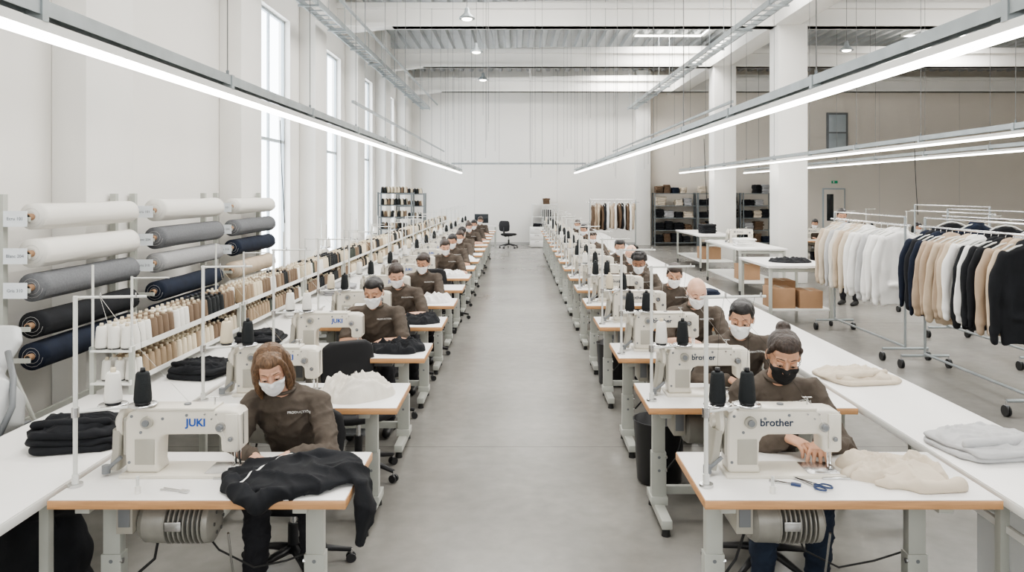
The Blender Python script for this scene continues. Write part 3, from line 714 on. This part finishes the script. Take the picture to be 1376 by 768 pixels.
def hoodie(m):
    t=MB()
    t.loft([((-1.22,3.34,.778),.07,.014),((-1.13,3.28,.787),.15,.022),((-1.02,3.24,.795),.185,.030),((-.90,3.24,.797),.18,.032),((-.78,3.26,.79),.13,.028),((-.71,3.27,.782),.08,.02)],'x',26,side=V((0,1,0)),power=2.8)
    t.chain([(-1.24,3.24,.780),(-1.17,3.13,.786),(-1.10,3.055,.780),(-1.05,3.02,.75),(-.99,3.045,.778),(-.9,3.10,.788)],[.024,.030,.028,.026,.028,.03],'x')
    t.loft([((-.86,3.34,.80),.07,.025),((-.77,3.31,.808),.075,.026),((-.70,3.26,.80),.070,.026),((-.652,3.22,.765),.06,.028),((-.640,3.19,.68),.055,.026),((-.648,3.175,.60),.05,.024),((-.655,3.17,.53),.045,.022)],'x',22,side=V((0,1,0)),power=2.6)
    t.chain([(-.96,3.36,.80),(-.88,3.38,.815),(-.80,3.36,.80)],[.035,.045,.03],'x')
    t.chain([(-1.12,3.40,.780),(-1.0,3.42,.786),(-.88,3.42,.782)],[.02,.026,.02],'x')
    def wr(c):
        return (ridge(c.x*4.5+c.y*3,c.y*7-c.x*2,c.z*6+3)**1.6)*.022+(ridge(c.x*10,c.y*9+c.x*6,c.z*9)**2)*.008+noise.noise(V((c.x*7,c.y*7,c.z*7)))*.008-.006
    me=remesh(t,.0075,2,wr)
    for v in me.vertices:
        if v.co.x<-.69 and v.co.y>3.052: v.co.z=max(v.co.z,TZ+.001)
    m.mesh_in(me,'cl_black')
    bv=BVHTree.FromPolygons([v.co for v in me.vertices],[tuple(p.vertices) for p in me.polygons])
    path=[(-1.14,3.12),(-1.09,3.24),(-1.06,3.33),(-.99,3.39)]
    L=[]
    for a in range(len(path)-1):
        for b3 in range(6): L.append((V((*path[a],0)).lerp(V((*path[a+1],0)),b3/6)))
    for sh in(0,.03):
        vs=[]
        for p in L:
            for dx in(-.005,.005):
                h=bv.ray_cast(V((p.x+dx+sh,p.y,1.2)),V((0,0,-1))); vs.append((h[0] if h[0] else V((p.x,p.y,.8)))+V((0,0,.002)))
        if sh==0: m.add(vs,[(2*i,2*i+1,2*i+3,2*i+2) for i in range(len(L)-1)],'cl_white',True)
one('black_hoodie',hoodie)
def cg(m):
    c=crumple(.46,.34,.085,3,'cl_cream'); m.add(c.v,c.f,'cl_cream',True,Matrix.Translation((RXc+.28,3.36,TZ))@Matrix.Rotation(math.radians(-18),4,'Z'))
    t=MB(); t.chain([(1.42,3.30,.778),(1.55,3.34,.783),(1.68,3.36,.79)],[.016,.026,.034],'x'); t.chain([(1.52,3.2,.772),(1.68,3.13,.778),(1.84,3.15,.778)],[.016,.024,.024],'x')
    t.loft([((1.56,3.26,.782),.08,.018),((1.68,3.27,.79),.12,.026),((1.80,3.26,.786),.10,.02)],'x',22,side=V((0,1,0)),power=2.6)
    me=remesh(t,.0075,2,lambda c:(ridge(c.x*6,c.y*9,c.z*6+1)**1.6)*.018+noise.noise(V((c.x*9,c.y*9,c.z*9)))*.008-.004)
    for v in me.vertices: v.co.z=max(v.co.z,TZ+.001)
    m.mesh_in(me,'cl_cream')
one('cream_garment',cg)
crum('white_fabric',-.97,4.64,TZ,.46,.40,.15,5,'cl_offwhite',10)
crum('black_garment',-.93,5.93,TZ,.42,.32,.11,6,'cl_black',0)
crum('black_garment',-.92,7.22,TZ,.40,.34,.10,8,'cl_black',0)
crum('white_fabric',-.95,8.55,TZ,.44,.36,.12,9,'cl_white',0)
crum('white_fabric',-.95,11.15,TZ,.4,.36,.1,19,'cl_white',0)
crum('white_fabric',-.95,13.7,TZ,.4,.36,.1,29,'cl_white',0)
def sci(m):
    for s in(-1,1):
        m.box((s*.004,.05,.004),(.012,.11,.003),'chrome',Rz(s*8))
        rg=[(s*.022+math.cos(a)*.018,-.045+math.sin(a)*.026,.006) for a in [2*math.pi*i/14 for i in range(15)]]
        m.tube(rg,.004,6,'scissor_blue'); m.tube([(s*.012,-.022,.006),(0,.0,.005)],.004,6,'scissor_blue')
    m.cyl((0,0,0),(0,0,.01),.006,seg=10,m='steel')
one('scissors',sci,0,(1.25,3.2,TZ+.002),math.radians(35))
one('thread_snips',lambda m:(m.box((0,0,.004),(.006,.12,.004),'steel',Rz(8)),m.box((.008,0,.004),(.006,.12,.004),'steel',Rz(-4)),m.box((.0,-.05,.006),(.02,.04,.008),'scissor_blue')),0,(1.13,3.22,TZ),1.1)
one('thread_snips',lambda m:(m.box((0,0,.004),(.006,.12,.004),'steel',Rz(8)),m.box((.008,0,.004),(.006,.12,.004),'steel',Rz(-4)),m.box((.0,-.05,.006),(.02,.04,.008),'steel')),0,(-1.42,3.14,TZ),1.3)
for x in(-1.56,1.05): one('bobbin',lambda m:(m.cyl((0,0,0),(0,0,.03),.012,seg=12,m='th_white'),m.cyl((0,0,.03),(0,0,.07),.007,seg=8,m='pole_white')),0,(x,3.12,TZ))
# ---------------------------------------------------------------- long white work tables
def longt(m,x0,x1,y0,y1):
    m.bb(x0,x1,y0,y1,.715,.755,'shelf_white'); m.bb(x0+.002,x1-.002,y0+.002,y1,.755,.76,'laminate')
    y=y0+.3
    while y<y1:
        for x in(x0+.06,x1-.06): m.bb(x-.02,x+.02,y-.02,y+.02,0,.715,'leg_paint')
        m.bb(x0+.06,x1-.06,y-.015,y+.015,.66,.70,'leg_paint'); m.bb(x0+.06,x1-.06,y-.015,y+.015,.12,.16,'leg_paint'); y+=1.6
one('long_work_table',lambda m:longt(m,-2.62,-1.925,1.3,25),.003); one('long_work_table',lambda m:longt(m,1.985,2.56,1.3,25),.003)
pile('folded_black_garments',-2.16,3.75,TZ,.40,.34,3,.035,2,'cl_black',8,.06)
pile('folded_black_garments',-2.13,5.15,TZ,.36,.40,2,.035,4,'cl_black',-8,.06)
pile('folded_black_garments',-2.13,6.3,TZ,.35,.4,2,.03,5,'cl_black',4,.05)
pile('folded_white_garments',-2.14,7.6,TZ,.36,.4,3,.03,6,'cl_white',4)
pile('folded_grey_garments',-2.14,9.2,TZ,.36,.4,4,.03,7,'cl_grey',4)
pile('folded_cream_garments',2.24,5.05,TZ,.46,.44,1,.03,8,'cl_cream',14,.06)
pile('folded_grey_garments',2.26,3.66,TZ,.46,.40,2,.028,9,'cl_lightgrey',10,.05)
pile('folded_black_garments',2.27,9.2,TZ,.3,.3,2,.03,19,'cl_navy',10)
# ---------------------------------------------------------------- thread racks along left table
def track(m,y0,y1,seg,seed):
    r=random.Random(seed); x0,x1=-2.60,-2.36
    m.bb(x0,x1,y0,y1,1.02,1.032,'shelf_white'); m.bb(x0-.008,x0,y0,y1,1.02,1.05,'galv'); m.bb(x1,x1+.008,y0,y1,1.02,1.055,'shelf_white')
    m.bb(x0,x1,y0,y1,TZ+.06,TZ+.072,'shelf_white'); m.bb(x1,x1+.008,y0,y1,TZ+.06,TZ+.09,'shelf_white')
    for yy in(y0+.03,y1-.03):
        for x in(x0,x1): m.bb(x-.014,x+.014,yy-.014,yy+.014,TZ,1.05,'leg_paint')
    m.cyl((x1,y0+.03,1.03),(x1,y0+.03,1.48),.008,seg=8,m='pole_white'); m.cyl((x1,y0+.03,1.47),(x1+.22,y0+.05,1.47),.005,seg=6,m='pole_white'); m.cyl((x0,y0+.03,1.03),(x0,y0+.03,1.55),.008,seg=8,m='pole_white')
    c=['th_white','th_cream','th_cream','th_tan','th_brown','th_brown','th_olive','th_black','th_black','th_cream','th_tan']
    y=y0+.05; cur='th_white' if seed==3 else r.choice(c); nleft=4
    while y<y1-.04:
        if nleft<=0: cur=r.choice(c); nleft=r.randint(1,4)
        nleft-=1
        for x in(x0+.045,x0+.122,x0+.2): spool(m,x+r.uniform(-.004,.004),y,1.032,cur if r.random()>.12 else r.choice(c),1.06,seg)
        y+=.080
    y=y0+.08; nleft=2; cur='th_white' if seed==3 else r.choice(c)
    while y<y1-.04:
        if nleft<=0: cur=r.choice(c); nleft=r.randint(1,4)
        nleft-=1
        for x in(x0+.06,x0+.14,x0+.21): spool(m,x,y,TZ+.072,cur,.95,seg)
        y+=.08
yy=4.62; s=3
while yy<24:
    one('thread_spool_rack',lambda m:track(m,yy,yy+1.85,12 if yy<8 else 7,s)); yy+=1.9; s+=1
# ---------------------------------------------------------------- fabric roll racks
def rollrack(y0,y1,cols,seed,tags=True):
    def f(m):
        zs=[1.82,1.56,1.32,1.05,.83]; xx=-3.44; r=random.Random(seed)
        for yy_ in(y0-.07,y1+.07):
            m.bb(xx-.19,xx-.14,yy_-.025,yy_+.025,0,1.98,'leg_paint'); m.bb(xx-.18,xx+.28,yy_-.025,yy_+.025,0,.05,'leg_paint')
            m.tube([(xx-.16,yy_,.9),(xx+.22,yy_,.05)],.014,6,'leg_paint')
            for z in zs: m.bb(xx-.17,xx+.03,yy_-.012,yy_+.012,z-.03,z+.0,'leg_paint')
        m.bb(xx-.18,xx-.15,y0,y1,.3,.34,'leg_paint')
        for z,c in zip(zs,cols):
            R0=.097*r.uniform(.93,1.06); n=18; rings=[]
            for i in range(n+1):
                y=y0+(y1-y0)*i/n; rr=R0*(1+.04*noise.noise(V((y*3,z*5,seed)))); rings.append(((xx,y,z+.005*noise.noise(V((y*2,z*9,1)))),rr,rr*1.02))
            m.loft(rings,c,28)
            m.cyl((xx,y0-.05,z),(xx,y1+.08,z),.024,seg=14,m='card'); m.cyl((xx,y0-.053,z),(xx,y0-.049,z),.017,seg=12,m='rubber')
            m.tube([(xx,y0-.001,z)]+[(xx+math.cos(a)*(.03+a*.004),y0-.003,z+math.sin(a)*(.03+a*.004)) for a in [k*.5 for k in range(26)]],.0012,4,'joint')
            fl=[];nn=16
            for i in range(nn):
                y=y0+(y1-y0)*(i/(nn-1))
                for t_ in range(4):
                    a=-.15-t_*.16; fl.append((xx+math.cos(a)*(R0+.006),y,z+math.sin(a)*(R0+.006)-(t_==3)*.012*noise.noise(V((y*1.5,z,seed)))))
            m.add(fl,[(i*4+t_,i*4+t_+1,(i+1)*4+t_+1,(i+1)*4+t_) for i in range(nn-1) for t_ in range(3)],c,True)
        if tags:
            for z,tx in zip(zs[:3],('Ecru 101','Blanc 204','Gris 310')):
                m.bb(xx-.13,xx+.035,y0-.11,y0-.105,z-.065,z+.045,'tag'); m.text(tx,.032,'tag_ink',Matrix.Translation((xx-.047,y0-.112,z-.02))@Matrix.Rotation(math.pi/2,4,'X'),ext=.0002)
    one('fabric_roll_rack',f)
rollrack(5.38,6.72,['roll_white','roll_white','roll_grey','cl_black','cl_navy'],1)
rollrack(7.2,8.65,['roll_white','roll_grey','roll_midgrey','cl_navy','cl_navy'],2)
rollrack(9.15,10.5,['roll_white','roll_grey','cl_navy','cl_sand','roll_white'],3)
def press(m):
    t=MB(); t.loft([((-3.2,4.35,.62),.26,.22),((-3.17,4.36,.72),.29,.24),((-3.16,4.42,.82),.25,.20),((-3.2,4.5,.88),.14,.12)],'x',26,power=3)
    t.loft([((-3.22,4.5,.80),.10,.08),((-3.16,4.56,.98),.10,.06),((-3.14,4.62,1.10),.13,.05),((-3.14,4.66,1.17),.09,.04)],'x',20,power=3)
    m.mesh_in(remesh(t,.011,4),'machine_grey')
    m.tube([(-2.90,4.22,.60),(-2.86,4.3,.78),(-2.92,4.4,.92),(-3.02,4.5,1.05)],.018,8,'machine_mid'); m.tube([(-3.4,4.3,.8),(-3.1,4.12,.78),(-2.93,4.22,.70)],.012,8,'rubber')
    m.box((-3.2,4.4,.50),(.5,.42,.22),'machine_mid'); m.box((-3.2,4.4,.42),(.56,.48,.03),'leg_paint')
    for x in(-3.42,-2.98):
        for y in(4.2,4.6): m.box((x,y,.21),(.04,.04,.42),'leg_paint')
    m.cyl((-2.95,4.18,.52),(-2.95,4.155,.52),.03,seg=18,m='shelf_white')
one('steam_press',press,0,(0,0,0))
def tote(m):
    t=MB(); t.loft([((-2.2,3.5,.03),.20,.13),((-2.2,3.5,.20),.22,.15),((-2.2,3.5,.44),.20,.10),((-2.2,3.5,.52),.18,.05)],'x',24,power=3)
    m.mesh_in(remesh(t,.012,3,lambda c:noise.noise(V((c.x*10,c.y*10,c.z*10)))*.02),'cl_black')
    for y in(3.42,3.57): m.tube([(-2.32,y,.48),(-2.27,y,.60),(-2.2,y,.635),(-2.13,y,.60),(-2.08,y,.48)],.010,6,'cl_black')
one('black_tote_bag',tote)
def crate(m):
    x0,x1,y0,y1,z0,z1=2.06,2.5,3.0,3.4,.01,.60
    m.bb(x0,x1,y0,y0+.006,z0,z1,'bin_clear');m.bb(x0,x1,y1-.006,y1,z0,z1,'bin_clear');m.bb(x0,x0+.006,y0,y1,z0,z1,'bin_clear');m.bb(x1-.006,x1,y0,y1,z0,z1,'bin_clear');m.bb(x0,x1,y0,y1,z0,z0+.008,'bin_clear')
    for a in((x0-.01,x1+.01,y0-.012,y0+.008),(x0-.01,x1+.01,y1-.008,y1+.012),(x0-.012,x0+.008,y0,y1),(x1-.008,x1+.012,y0,y1)): m.bb(a[0],a[1],a[2],a[3],z1-.03,z1,'shelf_white')
    c=crumple(.4,.36,.5,4,'cl_cream',n=30); m.add([(p[0]+2.28,p[1]+3.2,p[2]+z0+.01) for p in c.v],c.f,'cl_lightgrey',True)
one('storage_bin',crate)
def bkt(m): m.lathe([(.13,0),(.15,.02),(.175,.42),(.18,.43),(.17,.43),(.15,.05)],(0,0,0),22,'plastic_black')
for (x,y) in((.98,5.25),(-2.15,9.5),(1.0,7.9)): one('waste_bin',bkt,0,(x,y,0))
# ---------------------------------------------------------------- garments & racks
def sweater(hood,seed,wide=1.):
    t=MB(); S=seed
    t.loft([((0,0,-.055),.06,.035),((0,0,-.085),.13,.042),((0,0,-.125),.205,.045),((0,0,-.2),.225,.046),((0,0,-.4),.228,.05),((0,0,-.62),.225,.055),((0,0,-.70),.205,.048),((0,0,-.75),.20,.046)],'x',30,power=2.6)
    for s in(-1,1):
        t.chain([(s*.19,0,-.135),(s*.248,.012,-.28),(s*.268,.015,-.45),(s*.272,.005,-.66)],[.048,.050,.046,.042],'x'); t.cap((s*.272,.005,-.66),(s*.272,.0,-.73),.031,.030,'x')
    if hood: t.ell((0,.03,-.07),(.10,.05,.065),'x'); t.ell((0,.055,-.13),(.12,.035,.10),'x'); t.cap((-.12,-.05,-.56),(.12,-.05,-.56),.03,.03,'x')
    def wr(c):
        f=min(1,max(0,(-c.z-.1)/.3))
        return noise.noise(V((c.x*13,c.y*8,c.z*2.2+S)))*.034*f+noise.noise(V((c.x*26,c.y*20,c.z*8+S)))*.008
    me=remesh(t,.0115,3,wr); m=MB(); m.mesh_in(me,'cl_cream')
    m.tube([(-.2,0,-.11),(-.1,0,-.06),(0,0,-.04),(.1,0,-.06),(.2,0,-.11)],.008,6,'shelf_white')
    m.tube([(0,0,-.04),(0,0,0),(.012,0,.018),(.024,0,.022),(.036,0,.008)],.0025,6,'chrome')
    r=m.build('hanging_sweater'); return r
SW=[sweater(True,1.),sweater(False,4.),sweater(True,9.)]
def grack(x,y0,y1,cols,z=1.66,rz=0,cx=None,wbase=.27,gl=1.22,gw=1.08):
    e=bpy.data.objects.new('garment_rack',None); COL.objects.link(e)
    L=y1-y0
    m=MB()
    m.cyl((0,-.12,z),(0,L+.12,z),.0125,seg=12,m='chrome')
    for y in(0,L):
        m.cyl((0,y,.16),(0,y,z+.10),.0145,seg=12,m='galv'); m.cyl((-wbase,y,.14),(wbase,y,.14),.0155,seg=12,m='galv')
        for s in(-1,1):
            m.cyl((s*wbase,y,.14),(s*wbase,y,.09),.008,seg=8,m='steel')
            for d in(-.013,.013): m.cyl((s*wbase+d-.006,y,.05),(s*wbase+d+.006,y,.05),.05,seg=18,m='rubber')
            m.box((s*wbase,y,.08),(.03,.05,.04),'machine_mid')
    m.cyl((0,0,.16),(0,L,.16),.0145,seg=12,m='galv')
    m.cyl((0,0,z+.10),(0,L,z+.10),.010,seg=10,m='chrome')
    o=obj('frame',m.build('rack_frame'),(0,0,0),0,e)
    r=random.Random(int(x*10)+len(cols)); n=len(cols)
    for i,c in enumerate(cols):
        g=obj('sweater',SW[r.randrange(3)],(0,.10+(L-.2)*i/(max(1,n-1)),z-.022),r.uniform(-.22,.12),e,(gw,1.,gl*r.uniform(.94,1.05))); setmat(g,c)
    e.location=(x,y0,0); e.rotation_euler=(0,0,rz); return e
A=['cl_black','cl_sand','cl_beige','cl_black','cl_black','cl_white','cl_black','cl_white','cl_sand','cl_beige','cl_sand','cl_beige','cl_beige','cl_navy','cl_black','cl_navy']
grack(4.62,6.75,8.6,A,1.60)
B=['cl_white','cl_white','cl_white','cl_lightgrey','cl_white','cl_white','cl_cream','cl_sand','cl_offwhite','cl_lightgrey','cl_cream','cl_sand']
grack(4.60,9.0,11.,B,1.60)
grack(5.9,8.5,10.4,['cl_grey','cl_black','cl_navy','cl_black'],1.66)
grack(6.6,10.6,12.6,[],1.68)
C2=['cl_brown','cl_beige','cl_sand','cl_brown','cl_black','cl_white','cl_sand','cl_beige','cl_white','cl_brown','cl_black','cl_lightgrey','cl_brown','cl_white','cl_sand']
grack(2.55,26.6,28.2,C2,1.62,-math.pi/2)
# ---------------------------------------------------------------- right side benches
def bench(m,x0,x1,y0,y1,z=.9):
    m.bb(x0,x1,y0,y1,z-.04,z,'laminate'); m.bb(x0+.04,x1-.04,y0+.04,y1-.04,.22,.25,'shelf_white')
    for x in(x0+.05,x1-.05):
        for y in(y0+.05,y1-.05): m.bb(x-.022,x+.022,y-.022,y+.022,.08,z-.04,'leg_paint'); m.cyl((x-.015,y,.04),(x+.015,y,.04),.04,seg=14,m='rubber')
    for y in(y0+.05,y1-.05): m.bb(x0+.05,x1-.05,y-.015,y+.015,z-.1,z-.05,'leg_paint')
for a in((3.72,4.72,11.25,12.75),(4.25,5.2,14.6,17.2),(4.55,5.5,19.,21.8),(6.6,8.2,14,15.5)): one('packing_bench',lambda m:bench(m,*a),.004)
def cbox(x,y,z,w,d,h): one('cardboard_box',lambda m:(m.box((0,0,h/2),(w,d,h),'card'),m.box((0,0,h+.002),(.05,d,.002),'cl_sand')),.004,(x,y,z))
for a in((3.98,11.55,.252,.36,.4,.30),(4.4,11.55,.252,.34,.4,.26),(4.2,12.15,.252,.36,.4,.34),(4.6,15.2,.252,.4,.4,.3),(5.0,19.8,.252,.5,.5,.3)): cbox(*a)
crum('black_garment',4.25,11.85,.902,.6,.5,.09,12,'cl_black')
pile('folded_white_garments',4.6,15.4,.902,.4,.4,4,.04,31,'cl_white'); pile('folded_black_garments',5.0,20,.902,.4,.5,5,.05,33,'cl_black')
obj('sewing_machine',MBm,(4.8,16.3,.902))
for (x,y) in((7.9,17.2),(9.3,17.2),(7.7,19.4),(9.4,19.4),(9.1,13.9),(10.9,14.2)):
    obj('sewing_table',TAB,(x,y,0)); obj('sewing_machine',MBm,(x-.1,y+.02,TZ)); obj('thread_stand',ST1,(x-.55,y-.14,TZ))
for (x,y,me) in((8.,17.9,WOM4),(9.3,17.9,MAN1),(7.8,20.1,MAN2),(9.1,14.6,WOM3)):
    obj('garment_worker',me,(x,y,0)); obj('office_chair',CH,(x,y,0))
obj('garment_worker',STD,(5.85,13.4,0),-.8)
# ---------------------------------------------------------------- shelving
def shelving(m,x0,x1,y0,y1,h,nsh,kind,seed,frame='leg_paint'):
    r=random.Random(seed)
    for x in(x0,x1):
        for y in(y0,y1): m.bb(x-.02,x+.02,y-.02,y+.02,0,h,frame)
    for k in range(nsh):
        z=.12+(h-.15)*k/(nsh-1); m.bb(x0,x1,y0,y1,z-.015,z+.01,frame)
        x=x0+.04
        while x<x1-.14:
            if kind=='thread':
                for yy_ in(y0+.06,y0+.15,y0+.24): spool(m,x+.05,yy_,z+.01,r.choice(['th_cream','th_black','th_brown','th_black']),1.1,7)
                x+=.085
            else:
                w_=r.uniform(.25,.4)
                if r.random()<.93 and x+w_<x1: folded(m,x+w_/2,(y0+y1)/2,z+.012,w_,.40,r.randint(4,6),.055,r.randint(1,99),r.choice(['cl_black','cl_black','cl_black','cl_navy','cl_grey','cl_cream','cl_brown']))
                x+=w_+.02
for i,(a,b_) in enumerate(((5.05,6.6),(6.65,8.2),(8.3,9.4))): one('storage_shelving',lambda m:shelving(m,a,b_,BY-.65,BY-.15,1.95,5,'fab',i+4,'galv_dark'))
one('thread_shelving',lambda m:shelving(m,-3.55,-2.7,19.4,19.8,1.98,7,'thread',8,'galv_dark'))
one('thread_shelving',lambda m:shelving(m,-3.55,-2.75,22.4,22.8,1.95,6,'thread',9,'galv_dark'))
one('storage_shelving',lambda m:shelving(m,.55,1.5,BY-.5,BY-.12,1.55,4,'fab',21,'shelf_white'))
for (y) in(12.4,14.6,16.6): obj('sewing_table',TAB,(-3.2,y,0),math.pi/2); obj('sewing_machine',MBm,(-3.2,y,TZ),math.pi/2); obj('thread_stand',ST4,(-3.3,y+.4,TZ),-math.pi/2)
def desk(m):
    m.bb(-1.9,-.75,27.3,28.0,.72,.75,'laminate')
    for x in(-1.85,-.8):
        for y in(27.35,27.95): m.bb(x-.02,x+.02,y-.02,y+.02,0,.72,'leg_paint')
one('office_desk',desk,.003)
one('computer_monitor',lambda m:(m.bb(-1.55,-1.05,27.6,27.63,.85,1.18,'plastic_black'),m.bb(-1.54,-1.06,27.595,27.6,.86,1.17,'screen'),m.cyl((-1.3,27.63,.76),(-1.3,27.63,.9),.02,m='plastic_black'),m.cyl((-1.3,27.63,.752),(-1.3,27.63,.765),.1,m='plastic_black')),.003)
obj('office_chair',CH,(-.3,26.8,0),2.6,None,1.08)
def cab(m):
    m.bb(.45,.95,27.0,27.5,.02,.72,'shelf_white')
    for z in(.06,.28,.5): m.bb(.47,.93,26.985,27.0,z,z+.2,'laminate'); m.bb(.62,.78,26.97,26.985,z+.15,z+.165,'steel')
one('filing_cabinet',cab,.004)
